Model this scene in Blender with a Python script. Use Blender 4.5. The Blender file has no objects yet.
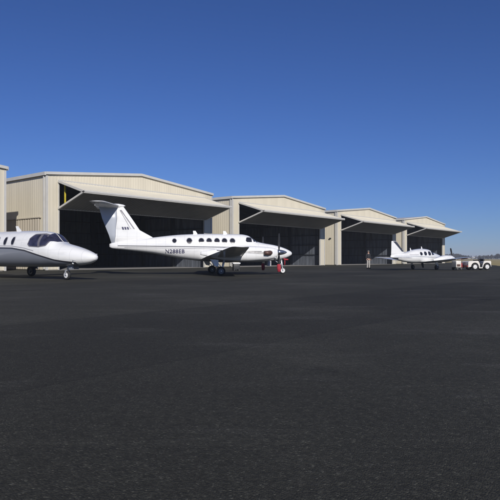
import bpy, bmesh, math, random
import numpy as np
from mathutils import Vector, Matrix

random.seed(7)
rnd = random.Random(11)
scene = bpy.context.scene
COL = scene.collection
PI = math.pi

# ------------------------------------------------------------------ materials
def new_mat(name):
    m = bpy.data.materials.new(name)
    m.use_nodes = True
    nt = m.node_tree
    return m, nt, nt.nodes['Principled BSDF']

def N(nt, kind, **kw):
    n = nt.nodes.new(kind)
    for k, v in kw.items():
        if k in n.inputs:
            n.inputs[k].default_value = v
        else:
            setattr(n, k, v)
    return n

def N_color(nt, vec, scale):
    n = nt.nodes.new('ShaderNodeTexNoise'); n.inputs['Scale'].default_value = scale; n.inputs['Detail'].default_value = 5
    nt.links.new(vec, n.inputs['Vector'])
    return n.outputs['Color']

def ramp(nt, fac, stops):
    r = nt.nodes.new('ShaderNodeValToRGB')
    els = r.color_ramp.elements
    while len(els) < len(stops):
        els.new(0.5)
    for e, (p, c) in zip(els, stops):
        e.position = p
        e.color = (c[0], c[1], c[2], 1) if not isinstance(c, float) else (c, c, c, 1)
    nt.links.new(fac, r.inputs['Fac'])
    return r

def mixc(nt, a, b, fac, mode='MIX'):
    m = nt.nodes.new('ShaderNodeMix')
    m.data_type = 'RGBA'
    m.blend_type = mode
    for sock, v in ((m.inputs[6], a), (m.inputs[7], b), (m.inputs[0], fac)):
        if isinstance(v, bpy.types.NodeSocket):
            nt.links.new(v, sock)
        elif isinstance(v, (int, float)):
            sock.default_value = v
        else:
            sock.default_value = (v[0], v[1], v[2], 1)
    return m.outputs[2]

def coords(nt, scale=(1, 1, 1), rot=(0, 0, 0)):
    tc = nt.nodes.new('ShaderNodeTexCoord')
    mp = nt.nodes.new('ShaderNodeMapping')
    mp.inputs['Scale'].default_value = scale
    mp.inputs['Rotation'].default_value = rot
    nt.links.new(tc.outputs['Object'], mp.inputs['Vector'])
    return mp.outputs['Vector']

def noise(nt, vec, scale, detail=4, rough=0.55):
    n = N(nt, 'ShaderNodeTexNoise', Scale=scale, Detail=detail, Roughness=rough)
    nt.links.new(vec, n.inputs['Vector'])
    return n.outputs['Fac']

def surf_mat(name, col, rough=0.5, var=0.12, scale=2.0, metallic=0.0, bump=0.0, bscale=30, coat=0.0, streak=False, spec=0.5):
    m, nt, b = new_mat(name)
    v = coords(nt, (1, 1, 0.12) if streak else (1, 1, 1))
    f = noise(nt, v, scale, 5)
    r = ramp(nt, f, [(0.3, tuple(c * (1 - var) for c in col)), (0.7, tuple(min(1, c * (1 + var)) for c in col))])
    nt.links.new(r.outputs['Color'], b.inputs['Base Color'])
    b.inputs['Roughness'].default_value = rough
    b.inputs['Metallic'].default_value = metallic
    b.inputs['Specular IOR Level'].default_value = spec
    b.inputs['Coat Weight'].default_value = coat
    b.inputs['Coat Roughness'].default_value = 0.08
    if bump:
        bn = N(nt, 'ShaderNodeBump', Strength=bump, Distance=0.02)
        nt.links.new(noise(nt, coords(nt), bscale, 4), bn.inputs['Height'])
        nt.links.new(bn.outputs['Normal'], b.inputs['Normal'])
    return m

M = {}
M['panel'] = surf_mat('beige_metal_panel', (0.61, 0.56, 0.445), 0.45, 0.07, 0.9, streak=True, bump=0.05, bscale=3)
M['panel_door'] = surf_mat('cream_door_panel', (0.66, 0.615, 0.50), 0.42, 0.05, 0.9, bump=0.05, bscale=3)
M['side_door'] = surf_mat('weathered_side_door', (0.44, 0.395, 0.32), 0.55, 0.10, 1.5, streak=True)
M['trim'] = surf_mat('pale_trim_metal', (0.50, 0.49, 0.46), 0.4, 0.05, 2)
M['roof'] = surf_mat('galvanised_roof', (0.50, 0.51, 0.52), 0.35, 0.08, 0.6, metallic=0.4)
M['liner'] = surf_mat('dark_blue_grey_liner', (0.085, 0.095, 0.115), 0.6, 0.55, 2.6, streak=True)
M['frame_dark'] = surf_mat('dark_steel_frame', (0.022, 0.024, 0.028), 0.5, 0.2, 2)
M['leaf_shade'] = surf_mat('leaf_panel_painted_shade', (0.17, 0.168, 0.155), 0.55, 0.12, 0.8)  # beige door panel darkened: underside shade put into the colour
M['concrete'] = surf_mat('hangar_floor_concrete', (0.30, 0.29, 0.28), 0.6, 0.15, 0.7, bump=0.1)
M['yellow'] = surf_mat('yellow_strap', (0.55, 0.45, 0.04), 0.6, 0.1, 3)
M['white'] = surf_mat('gloss_white_paint', (0.76, 0.76, 0.75), 0.22, 0.03, 0.8, coat=0.6)
def seams(m, stepx=.58, stepz=.47):
    nt = m.node_tree; b = nt.nodes['Principled BSDF']
    src = b.inputs['Base Color'].links[0].from_socket
    tc = nt.nodes.new('ShaderNodeTexCoord'); sp = nt.nodes.new('ShaderNodeSeparateXYZ'); nt.links.new(tc.outputs['Object'], sp.inputs[0])
    c = src
    for ax, st, w_ in (('X', stepx, .016), ('Z', stepz, .016)):
        d = N(nt, 'ShaderNodeMath', operation='DIVIDE'); nt.links.new(sp.outputs[ax], d.inputs[0]); d.inputs[1].default_value = st
        f = N(nt, 'ShaderNodeMath', operation='FRACT'); nt.links.new(d.outputs[0], f.inputs[0])
        l = N(nt, 'ShaderNodeMath', operation='LESS_THAN'); nt.links.new(f.outputs[0], l.inputs[0]); l.inputs[1].default_value = w_ / st
        h_ = N(nt, 'ShaderNodeMath', operation='MULTIPLY'); nt.links.new(l.outputs[0], h_.inputs[0]); h_.inputs[1].default_value = .42 if ax == 'X' else .28
        c = mixc(nt, c, (.42, .42, .44), h_.outputs[0])
    dirt = ramp(nt, noise(nt, coords(nt, (.25, 1, 1)), 3.0, 7, .7), [(.5, 1.0), (.8, .80)])
    c = mixc(nt, c, dirt.outputs['Color'], 1.0, 'MULTIPLY')
    nt.links.new(c, b.inputs['Base Color'])
seams(M['white'])
M['greybelly'] = surf_mat('slate_grey_paint', (0.20, 0.215, 0.25), 0.3, 0.05, 0.8, coat=0.5)
M['slate'] = surf_mat('blue_grey_stripe_and_rudder_shade', (0.36, 0.385, 0.43), 0.35, 0.05, 1.0, coat=0.4)  # stripe paint; on the turboprop's rudder it paints in tailplane shade
M['darkstripe'] = surf_mat('charcoal_stripe', (0.035, 0.035, 0.045), 0.3, 0.1, 1, coat=0.4)
M['greystripe'] = surf_mat('grey_stripe', (0.22, 0.21, 0.23), 0.3, 0.1, 1, coat=0.4)
M['letter'] = surf_mat('navy_lettering', (0.045, 0.045, 0.10), 0.35, 0.1, 1)
M['glass'] = surf_mat('dark_cabin_glass', (0.017, 0.018, 0.026), 0.12, 0.3, 3, spec=0.35)
M['bluglass'] = surf_mat('blue_tint_windshield', (0.03, 0.03, 0.055), 0.04, 0.7, 2.4, spec=0.9)
M['rim'] = surf_mat('window_rim', (0.36, 0.36, 0.38), 0.5, 0.05, 1)
M['deice'] = surf_mat('black_rubber_boot', (0.02, 0.02, 0.02), 0.5, 0.2, 2)
M['tyre'] = surf_mat('tyre_rubber', (0.018, 0.018, 0.018), 0.75, 0.2, 5)
M['hub'] = surf_mat('wheel_hub', (0.62, 0.62, 0.62), 0.4, 0.08, 4)
M['hub_dull'] = surf_mat('dusty_wheel_hub', (0.16, 0.16, 0.165), 0.5, 0.15, 4)
M['postgrey'] = surf_mat('window_post_grey', (0.13, 0.125, 0.14), 0.4, 0.1, 2)
M['soot'] = surf_mat('exhaust_soot_on_paint', (0.42, 0.41, 0.40), 0.5, 0.35, 5)
M['strut'] = surf_mat('gear_leg_metal', (0.55, 0.56, 0.58), 0.3, 0.1, 4, metallic=0.5)
M['oleo'] = surf_mat('dark_gear_leg', (0.07, 0.07, 0.075), 0.4, 0.2, 4)
M['chrome'] = surf_mat('polished_spinner', (0.45, 0.46, 0.48), 0.18, 0.05, 2, metallic=0.9)
M['blade'] = surf_mat('black_blade', (0.022, 0.022, 0.024), 0.4, 0.15, 3)
M['exhaust'] = surf_mat('burnt_exhaust', (0.10, 0.055, 0.045), 0.5, 0.3, 6, metallic=0.3)
M['red'] = surf_mat('red_cover_fabric', (0.33, 0.02, 0.035), 0.8, 0.15, 8)
M['redpaint'] = surf_mat('dull_red_paint', (0.25, 0.03, 0.03), 0.5, 0.2, 4)
M['tugwhite'] = surf_mat('tug_cream_paint', (0.66, 0.63, 0.58), 0.4, 0.08, 2.5)
M['seat'] = surf_mat('black_vinyl', (0.02, 0.02, 0.022), 0.5, 0.15, 5)
M['lamp'] = surf_mat('lamp_lens', (0.7, 0.7, 0.66), 0.1, 0.05, 5)
M['skin'] = surf_mat('skin_tone', (0.42, 0.25, 0.18), 0.55, 0.08, 6)
M['jacket'] = surf_mat('dark_jacket_cloth', (0.02, 0.021, 0.026), 0.85, 0.2, 8)
M['khaki'] = surf_mat('pale_trouser_cloth', (0.36, 0.34, 0.315), 0.85, 0.1, 8)
M['shoe'] = surf_mat('dark_shoe', (0.03, 0.025, 0.02), 0.6, 0.1, 8)
M['hair'] = surf_mat('grey_hair', (0.16, 0.15, 0.14), 0.8, 0.2, 30)
M['bark'] = surf_mat('bark', (0.10, 0.085, 0.07), 0.9, 0.2, 4)

def asphalt():
    m, nt, b = new_mat('sealed_asphalt')
    v = coords(nt)
    big = noise(nt, v, 0.13, 7, 0.66)
    r1 = ramp(nt, big, [(0.32, (0.0270, 0.0262, 0.0205)), (0.5, (0.0350, 0.0342, 0.0270)), (0.64, (0.054, 0.0525, 0.0425))])
    c = r1.outputs['Color']
    # paving lanes running along the hangar row, each its own shade, with a joint between
    vl = coords(nt, (1, 1, 1), (0, 0, -math.radians(50.6)))
    sx = nt.nodes.new('ShaderNodeSeparateXYZ'); nt.links.new(vl, sx.inputs[0])
    dv = N(nt, 'ShaderNodeMath', operation='DIVIDE'); nt.links.new(sx.outputs['Y'], dv.inputs[0]); dv.inputs[1].default_value = 4.1
    wob = N(nt, 'ShaderNodeMath', operation='MULTIPLY_ADD'); nt.links.new(noise(nt, v, 0.6, 3), wob.inputs[0]); wob.inputs[1].default_value = .03; nt.links.new(dv.outputs[0], wob.inputs[2])
    fl = N(nt, 'ShaderNodeMath', operation='FLOOR'); nt.links.new(wob.outputs[0], fl.inputs[0])
    wn = nt.nodes.new('ShaderNodeTexWhiteNoise'); wn.noise_dimensions = '1D'; nt.links.new(fl.outputs[0], wn.inputs['W'])
    rl = ramp(nt, wn.outputs['Value'], [(0.0, 0.84), (1.0, 1.2)])
    c = mixc(nt, c, rl.outputs['Color'], 1.0, 'MULTIPLY')
    fr = N(nt, 'ShaderNodeMath', operation='FRACT'); nt.links.new(wob.outputs[0], fr.inputs[0])
    rj = ramp(nt, fr.outputs[0], [(0.0, 0.62), (0.006, 1.0)])
    c = mixc(nt, c, rj.outputs['Color'], 1.0, 'MULTIPLY')
    # tyre tracks and drag marks
    for ang, sc, lo_, hi_, val in ((-24, 1.0, .60, .72, 1.35), (17, 1.6, .62, .74, 0.72), (63, .8, .64, .74, 1.25)):
        vs = coords(nt, (0.035, 1.1, 1), (0, 0, math.radians(ang)))
        rs = ramp(nt, noise(nt, vs, sc, 5, 0.62), [(lo_, 1.0), (hi_, val)])
        c = mixc(nt, c, rs.outputs['Color'], 0.8, 'MULTIPLY')
    # worn pale scuffs
    vk = coords(nt, (0.35, 1.1, 1), (0, 0, math.radians(12)))
    rk = ramp(nt, noise(nt, vk, 0.8, 9, 0.72), [(0.55, 0.0), (0.74, 0.55)])
    c = mixc(nt, c, (0.095, 0.092, 0.085), rk.outputs['Color'])
    # oil drips
    vo = N(nt, 'ShaderNodeTexVoronoi', Scale=0.45)
    vd = mixc(nt, v, N_color(nt, v, 2.2), 0.25, 'ADD')
    nt.links.new(vd, vo.inputs['Vector'])
    ro_ = ramp(nt, vo.outputs['Distance'], [(0.03, 0.5), (0.13, 1.0)])
    c = mixc(nt, c, ro_.outputs['Color'], 0.75, 'MULTIPLY')
    # aggregate
    ag = N(nt, 'ShaderNodeTexVoronoi', Scale=105.0)
    nt.links.new(v, ag.inputs['Vector'])
    sc_ = nt.nodes.new('ShaderNodeSeparateColor'); nt.links.new(ag.outputs['Color'], sc_.inputs[0])
    ra = ramp(nt, sc_.outputs[0], [(0.0, 0.62), (0.55, 0.97), (0.82, 1.25), (0.95, 1.6), (1.0, 2.9)])
    c = mixc(nt, c, ra.outputs['Color'], 0.9, 'MULTIPLY')
    md = noise(nt, v, 14.0, 7, 0.75)
    rm = ramp(nt, md, [(0.3, 0.72), (0.7, 1.28)])
    c = mixc(nt, c, rm.outputs['Color'], 1.0, 'MULTIPLY')
    nt.links.new(c, b.inputs['Base Color'])
    b.inputs['Roughness'].default_value = 0.85
    b.inputs['Specular IOR Level'].default_value = 0.2
    bn = N(nt, 'ShaderNodeBump', Strength=0.8, Distance=0.006, invert=True)
    nt.links.new(ag.outputs['Distance'], bn.inputs['Height'])
    b2 = N(nt, 'ShaderNodeBump', Strength=0.4, Distance=0.015)
    nt.links.new(md, b2.inputs['Height'])
    nt.links.new(bn.outputs['Normal'], b2.inputs['Normal'])
    nt.links.new(b2.outputs['Normal'], b.inputs['Normal'])
    return m
M['asphalt'] = asphalt()

def grassmat():
    m, nt, b = new_mat('dry_winter_grass')
    v = coords(nt, (1, 1, 1))
    f = noise(nt, v, 0.03, 8, 0.65)
    r = ramp(nt, f, [(0.3, (0.28, 0.235, 0.12)), (0.55, (0.36, 0.30, 0.165)), (0.75, (0.25, 0.225, 0.105))])
    g = noise(nt, v, 2.5, 6, 0.7)
    rg = ramp(nt, g, [(0.3, 0.7), (0.7, 1.2)])
    c = mixc(nt, r.outputs['Color'], rg.outputs['Color'], 1.0, 'MULTIPLY')
    nt.links.new(c, b.inputs['Base Color'])
    b.inputs['Roughness'].default_value = 1.0
    b.inputs['Specular IOR Level'].default_value = 0.0
    return m
M['grass'] = grassmat()

def leafmat():
    m, nt, b = new_mat('winter_foliage')
    oi = noise(nt, coords(nt), 0.06, 4)
    r = ramp(nt, oi, [(0.3, (0.028, 0.028, 0.016)), (0.5, (0.045, 0.036, 0.022)), (0.7, (0.066, 0.048, 0.032))])
    nt.links.new(r.outputs['Color'], b.inputs['Base Color'])
    b.inputs['Roughness'].default_value = 0.9
    b.inputs['Specular IOR Level'].default_value = 0.1
    return m
M['leaf'] = leafmat()

# ------------------------------------------------------------------ mesh helpers
class MB:
    """Collects shapes, then links them as ONE mesh object."""
    def __init__(self):
        self.v, self.f, self.mi, self.sm = [], [], [], []
    def add(self, verts, faces, mi=0, smooth=False):
        o = len(self.v)
        self.v += [tuple(p) for p in verts]
        for f in faces:
            self.f.append([i + o for i in f]); self.mi.append(mi); self.sm.append(smooth)
        return self
    def hexa(self, p, mi=0):
        return self.add(p, [(0, 3, 2, 1), (4, 5, 6, 7), (0, 1, 5, 4), (1, 2, 6, 5), (2, 3, 7, 6), (3, 0, 4, 7)], mi)
    def box(self, a, b, mi=0):
        (x0, y0, z0), (x1, y1, z1) = a, b
        return self.hexa([(x0, y0, z0), (x1, y0, z0), (x1, y1, z0), (x0, y1, z0), (x0, y0, z1), (x1, y0, z1), (x1, y1, z1), (x0, y1, z1)], mi)
    def bevbox(self, a, b, r, mi=0, seg=3):
        bm = bmesh.new()
        bmesh.ops.create_cube(bm, size=1)
        for v in bm.verts:
            v.co = Vector(((a[i] + b[i]) / 2 + v.co[i] * (b[i] - a[i])) for i in range(3))
        bmesh.ops.bevel(bm, geom=bm.edges[:], offset=r, segments=seg, affect='EDGES', profile=0.5)
        bm.verts.index_update()
        vs = [v.co[:] for v in bm.verts]; fs = [[v.index for v in f.verts] for f in bm.faces]
        bm.free()
        return self.add(vs, fs, mi, True)
    def bar(self, p, q, w, h, mi=0, up=(0, 0, 1)):
        p, q = Vector(p), Vector(q); d = (q - p).normalized(); up = Vector(up)
        if abs(d.dot(up)) > 0.99: up = Vector((1, 0, 0))
        s = d.cross(up).normalized() * w / 2; u = s.cross(d).normalized() * h / 2
        return self.hexa([p - s - u, p + s - u, p + s + u, p - s + u, q - s - u, q + s - u, q + s + u, q - s + u], mi)
    def tube(self, pts, rad, n=10, mi=0, cap=True):
        pts = [Vector(p) for p in pts]
        if not hasattr(rad, '__len__'): rad = [rad] * len(pts)
        rings = []
        for i, p in enumerate(pts):
            d = (pts[min(i + 1, len(pts) - 1)] - pts[max(i - 1, 0)]).normalized()
            ref = Vector((0, 0, 1)) if abs(d.z) < 0.9 else Vector((1, 0, 0))
            s = d.cross(ref).normalized(); u = s.cross(d)
            rings.append([p + (s * math.cos(a) + u * math.sin(a)) * rad[i] for a in [2 * PI * k / n for k in range(n)]])
        return self.loft(rings, mi, cap)
    def loft(self, rings, mi=0, cap=True, smooth=True, mifun=None):
        n = len(rings[0]); vs = [p for r in rings for p in r]; o = len(self.v)
        self.v += [tuple(p) for p in vs]
        for i in range(len(rings) - 1):
            for k in range(n):
                f = [o + i * n + k, o + i * n + (k + 1) % n, o + (i + 1) * n + (k + 1) % n, o + (i + 1) * n + k]
                self.f.append(f); self.mi.append(mifun(vs[i * n + k], vs[(i + 1) * n + (k + 1) % n]) if mifun else mi); self.sm.append(smooth)
        if cap:
            self.f.append([o + k for k in range(n)][::-1]); self.mi.append(mi); self.sm.append(False)
            b = o + (len(rings) - 1) * n
            self.f.append([b + k for k in range(n)]); self.mi.append(mi); self.sm.append(False)
        return self
    def lathe(self, prof, c, axis=(0, 1, 0), n=24, mi=0, cap=True):
        """prof: (radius, distance along axis)"""
        ax = Vector(axis).normalized(); ref = Vector((0, 0, 1)) if abs(ax.z) < 0.9 else Vector((1, 0, 0))
        s = ax.cross(ref).normalized(); u = s.cross(ax); c = Vector(c)
        rings = [[c + ax * a + (s * math.cos(t) + u * math.sin(t)) * max(r, 1e-4) for t in [2 * PI * k / n for k in range(n)]] for r, a in prof]
        return self.loft(rings, mi, cap)
    def grid(self, P, mi=0, smooth=True):
        r, c = len(P), len(P[0])
        return self.add([p for row in P for p in row],
                        [(i * c + k, i * c + k + 1, (i + 1) * c + k + 1, (i + 1) * c + k) for i in range(r - 1) for k in range(c - 1)], mi, smooth)
    def ribbed(self, O, U, V, Nn, u0, u1, vb, vt, pitch=0.305, depth=0.009, mi=0, brk=()):
        O, U, V, Nn = Vector(O), Vector(U), Vector(V), Vector(Nn)
        vbf = vb if callable(vb) else (lambda u: vb)
        vtf = vt if callable(vt) else (lambda u: vt)
        us = []
        k = math.floor(u0 / pitch) - 1
        while k * pitch < u1 + pitch:
            for fr, d in ((0, 0), (0.66, 0), (0.74, 1), (0.92, 1)):
                us.append(((k + fr) * pitch, d * depth))
            k += 1
        xs = np.array([a for a, _ in us]); ds = np.array([d for _, d in us])
        pts = sorted(set([u0, u1] + [float(x) for x in xs if u0 < x < u1] + list(brk)))
        lo, hi = [], []
        for u in pts:
            d = float(np.interp(u, xs, ds))
            lo.append(O + U * u + V * vbf(u) + Nn * d); hi.append(O + U * u + V * vtf(u) + Nn * d)
        return self.grid([lo, hi], mi, False)
    def build(self, name, mats, parent=None, loc=None):
        me = bpy.data.meshes.new(name)
        me.from_pydata(self.v, [], self.f)
        for m in (mats if isinstance(mats, (list, tuple)) else [mats]):
            me.materials.append(m)
        me.polygons.foreach_set('material_index', self.mi)
        me.polygons.foreach_set('use_smooth', self.sm)
        me.update()
        o = bpy.data.objects.new(name, me); COL.objects.link(o)
        if parent: o.parent = parent
        if loc: o.location = loc
        return o

def fix_normals(o):
    bm = bmesh.new(); bm.from_mesh(o.data)
    bmesh.ops.recalc_face_normals(bm, faces=bm.faces[:]); bm.to_mesh(o.data); bm.free()
    return o

def tag(o, label, cat, group=None):
    o['label'] = label; o['category'] = cat
    if group: o['group'] = group
    return o

def thing(name, label, cat, loc=(0, 0, 0), rz=0, group=None):
    o = bpy.data.objects.new(name, None); COL.objects.link(o)
    o.empty_display_size = 0.3
    o.location = loc; o.rotation_euler = (0, 0, rz)
    return tag(o, label, cat, group)

def struct(o, kind='structure'):
    o['kind'] = kind
    return o

def copy_tree(o, parent=None):
    c = o.copy(); COL.objects.link(c); c.parent = parent
    for ch in [x for x in bpy.data.objects if x.parent == o]:
        copy_tree(ch, c)
    return c

def pchip(xk, yk, x):
    xk, yk = np.array(xk, float), np.array(yk, float)
    h = np.diff(xk); d = np.diff(yk) / h
    m = np.zeros(len(xk)); m[0] = d[0]; m[-1] = d[-1]
    for i in range(1, len(xk) - 1):
        if d[i - 1] * d[i] > 0:
            w1, w2 = 2 * h[i] + h[i - 1], h[i] + 2 * h[i - 1]
            m[i] = (w1 + w2) / (w1 / d[i - 1] + w2 / d[i])
    x = min(max(x, xk[0]), xk[-1]); i = min(max(int(np.searchsorted(xk, x)) - 1, 0), len(h) - 1)
    t = (x - xk[i]) / h[i]
    return float((2*t**3-3*t**2+1)*yk[i] + (t**3-2*t**2+t)*h[i]*m[i] + (-2*t**3+3*t**2)*yk[i+1] + (t**3-t**2)*h[i]*m[i+1])

# ------------------------------------------------------------------ aircraft helpers
# local frame of an aircraft: x forward (s metres aft of the nose tip is x = -s), y to port, z up
class Body:
    def __init__(self, keys, n=2.25, y0=0.0):
        self.k = list(zip(*keys)); self.n = n; self.y0 = y0
    def at(self, s):
        S, zt, zb, w = self.k
        a, b, c = pchip(S, zt, s), pchip(S, zb, s), pchip(S, w, s)
        return a, b, max(c, 1e-3), b + (a - b) * 0.47
    def lat(self, s, z):
        zt, zb, w, zm = self.at(s)
        q = (z - zm) / (zt - zm) if z > zm else (zm - z) / (zm - zb)
        q = min(abs(q), 1)
        return w * (1 - q ** self.n) ** (1 / self.n)
    def top(self, s, lat):
        zt, zb, w, zm = self.at(s)
        q = min(abs(lat / w), 1)
        return zm + (zt - zm) * (1 - q ** self.n) ** (1 / self.n)
    def ring(self, s, m=48):
        zt, zb, w, zm = self.at(s); r = []
        for k in range(m):
            a = 2 * PI * k / m; c, d = math.cos(a), math.sin(a); e = 2 / self.n
            y = w * math.copysign(abs(c) ** e, c)
            z = zm + ((zt - zm) if d > 0 else (zm - zb)) * math.copysign(abs(d) ** e, d)
            r.append((-s, self.y0 + y, z))
        return r
    def mesh(self, mb, N_=90, m=48, mifun=None, cap=True):
        s0, s1 = self.k[0][0], self.k[0][-1]
        ss = [s0 + (s1 - s0) * (i / N_) ** 1.35 for i in range(N_ + 1)]
        return mb.loft([self.ring(s, m) for s in ss], 0, cap, True, mifun)
    def side_patch(self, mb, poly, side=-1, off=0.005, ns=None, nz=6, mi=0):
        """poly in (s, z), monotone in s, laid on the flank (side -1 starboard)"""
        smin, smax = min(p[0] for p in poly), max(p[0] for p in poly)
        ns = ns or max(8, int((smax - smin) / 0.06))
        rows = []
        for i in range(ns + 1):
            s = smin + (smax - smin) * min(max(i / ns, 1e-4), 1 - 1e-4)
            zs = []
            for (a, b), (c, d) in zip(poly, poly[1:] + poly[:1]):
                if (a - s) * (c - s) <= 0 and a != c:
                    zs.append(b + (d - b) * (s - a) / (c - a))
            z0, z1 = min(zs), max(zs)
            row = []
            for j in range(nz + 1):
                z = z0 + (z1 - z0) * j / nz
                y = self.lat(s, z); e = 0.01
                dz = (self.lat(s, z + e) - self.lat(s, z - e)) / (2 * e)
                L = math.sqrt(1 + min(abs(dz), 4) ** 2)
                row.append((-s, self.y0 + side * (y + off / L), z + off * max(-1, min(1, -dz)) / L))
            rows.append(row)
        return mb.grid(rows, mi)
    def top_patch(self, mb, poly, off=0.006, ns=10, nl=8, mi=0):
        """poly in (s, lat), monotone in s, laid on top"""
        smin, smax = min(p[0] for p in poly), max(p[0] for p in poly)
        rows = []
        for i in range(ns + 1):
            s = smin + (smax - smin) * min(max(i / ns, 1e-4), 1 - 1e-4)
            ls = []
            for (a, b), (c, d) in zip(poly, poly[1:] + poly[:1]):
                if (a - s) * (c - s) <= 0 and a != c:
                    ls.append(b + (d - b) * (s - a) / (c - a))
            l0, l1 = min(ls), max(ls)
            rows.append([(-s + off * 0.5, self.y0 + l, self.top(s, l) + off) for l in [l0 + (l1 - l0) * j / nl for j in range(nl + 1)]])
        return mb.grid(rows, mi)

def oval(s, z, a, b, n=24, e=2.0):
    return [(s + a * math.copysign(abs(math.cos(t)) ** (2 / e), math.cos(t)), z + b * math.copysign(abs(math.sin(t)) ** (2 / e), math.sin(t))) for t in [2 * PI * (k + .5) / n for k in range(n)]]

def foil(n=14):
    xs = [(1 - math.cos(PI * i / n)) / 2 for i in range(n + 1)]
    yt = lambda x: 5 * (0.2969 * math.sqrt(x) - 0.126 * x - 0.3516 * x * x + 0.2843 * x ** 3 - 0.1036 * x ** 4)
    return [(x, yt(x)) for x in xs[::-1]] + [(x, -yt(x)) for x in xs[1:-1]]
FO = foil()

def wing_mesh(mb, secs, side, mi=0):
    """secs: (lat, s leading edge, chord, z, thickness ratio)"""
    return mb.loft([[(-(le + c * x), side * lat, z + c * t * y) for x, y in FO] for lat, le, c, z, t in secs], mi)

def fin_mesh(mb, secs, mi=0, y0=0.0):
    """secs: (z, s leading edge, chord, thickness ratio)"""
    return mb.loft([[(-(le + c * x), y0 + c * t * y, z) for x, y in FO] for z, le, c, t in secs], mi)

def wheel(parent, c, r, w, hubm='hub'):
    t = MB().lathe([(r * .62, -w / 2), (r * .86, -w / 2), (r * .97, -w * .33), (r, -w * .12), (r, w * .12), (r * .97, w * .33), (r * .86, w / 2), (r * .62, w / 2)], c, (0, 1, 0), 28, 0, False)
    o = t.build('wheel', M['tyre'], parent)
    h = MB().lathe([(0.001, -w * .46), (r * .2, -w * .46), (r * .25, -w * .30), (r * .5, -w * .34), (r * .63, -w * .47), (r * .63, w * .47), (r * .5, w * .34), (r * .25, w * .30), (r * .2, w * .46), (0.001, w * .46)], c, (0, 1, 0), 24)
    h.build('hub', M[hubm], o)
    return o

def propeller(parent, c, R, nb, spin_len, spin_r, phase=0, mat='chrome', feather=30):
    """hub at c; blades turn in the plane x = c.x"""
    c = Vector(c)
    sp = MB().lathe([(spin_r, -0.12), (spin_r * 1.0, 0.02), (spin_r * .93, spin_len * .25), (spin_r * .74, spin_len * .55), (spin_r * .42, spin_len * .83), (spin_r * .16, spin_len * .96), (0.002, spin_len)], c, (1, 0, 0), 28)
    so = sp.build('spinner', M[mat], parent)
    for k in range(nb):
        a = phase + 2 * PI * k / nb
        rad = Vector((0, math.sin(a), math.cos(a))); tan = Vector((0, math.cos(a), -math.sin(a))); ax = Vector((1, 0, 0))
        rings = []
        for fr, ch, tw, th in ((.10, .07, 60, .9), (.2, .10, 55, .35), (.35, .155, 46, .16), (.55, .17, 36, .11), (.75, .16, 28, .09), (.92, .135, 24, .08), (.985, .10, 23, .08), (1.0, .05, 23, .08)):
            ch *= (R / 1.15 if R > 1 else 1.25); tw = math.radians(tw + feather)
            u = tan * math.cos(tw) + ax * math.sin(tw); n = ax * math.cos(tw) - tan * math.sin(tw)
            rings.append([c + rad * (R * fr) + u * (ch * (.5 - x)) + n * (ch * th * y) for x, y in FO])
        MB().loft(rings).build('propeller_blade', M['blade'], parent)
    return so

def flank_text(body, txt, s0, z0, size, mat, parent, side=-1, off=0.014, name='registration'):
    cu = bpy.data.curves.new(name, 'FONT'); cu.body = txt; cu.size = size; cu.space_character = 1.1; cu.offset = size * .022
    tmp = bpy.data.objects.new('tmp', cu); COL.objects.link(tmp)
    dg = bpy.context.evaluated_depsgraph_get()
    me = bpy.data.meshes.new_from_object(tmp.evaluated_get(dg))
    bpy.data.objects.remove(tmp)
    bm = bmesh.new(); bm.from_mesh(me)
    bmesh.ops.triangulate(bm, faces=bm.faces[:])
    bold = 0.0
    for v in bm.verts:
        x, y = v.co.x, v.co.y
        s = s0 - x if side < 0 else s0 + x
        z = z0 + y
        v.co = (-s, body.y0 + side * (body.lat(s, z) + off), z)
    bm.to_mesh(me); bm.free()
    me.name = name; me.materials.clear(); me.materials.append(mat)
    o = bpy.data.objects.new(name, me); COL.objects.link(o); o.parent = parent
    return o

# ------------------------------------------------------------------ ground
ENV = 3000
g = MB().add([(-ENV, -200, -0.012), (ENV, -200, -0.012), (ENV, 4200, -0.012), (-ENV, 4200, -0.012)], [(0, 1, 2, 3)]).build('ground', M['grass'])
struct(g)
ap = MB()
pts = [(-70, -40), (8, -40)]
for i in range(40):
    y = -40 + i * 4.2
    x = 11.2 + 0.3 * y + 0.25 * math.sin(y * .7) + rnd.uniform(-.18, .18)
    if y > -30: pts.append((x, y))
pts += [(50, 140), (-20, 140), (-70, 90)]
ap.add([(x, y, -0.004) for x, y in pts], [list(range(len(pts)))])
struct(ap.build('apron', M['asphalt']))

# ------------------------------------------------------------------ hangars
P, W, DEP, EAVE, APEX = 23.74, 20.2, 22.0, 8.2, 9.2
J0, J1, HEAD = 1.2, 19.0, 7.62
d_dir = Vector((15.07, 18.34)).normalized()
RZ = math.atan2(d_dir.y, d_dir.x)
T0 = Vector((-16.37, 48.0))
def hangar_loc(t):
    p = T0 + Vector((15.07, 18.34)) * (t - 0.05)
    return (p.x, p.y, 0)
roofz = lambda u: EAVE + (APEX - EAVE) * (1 - abs(u - W / 2) / (W / 2))

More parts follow.
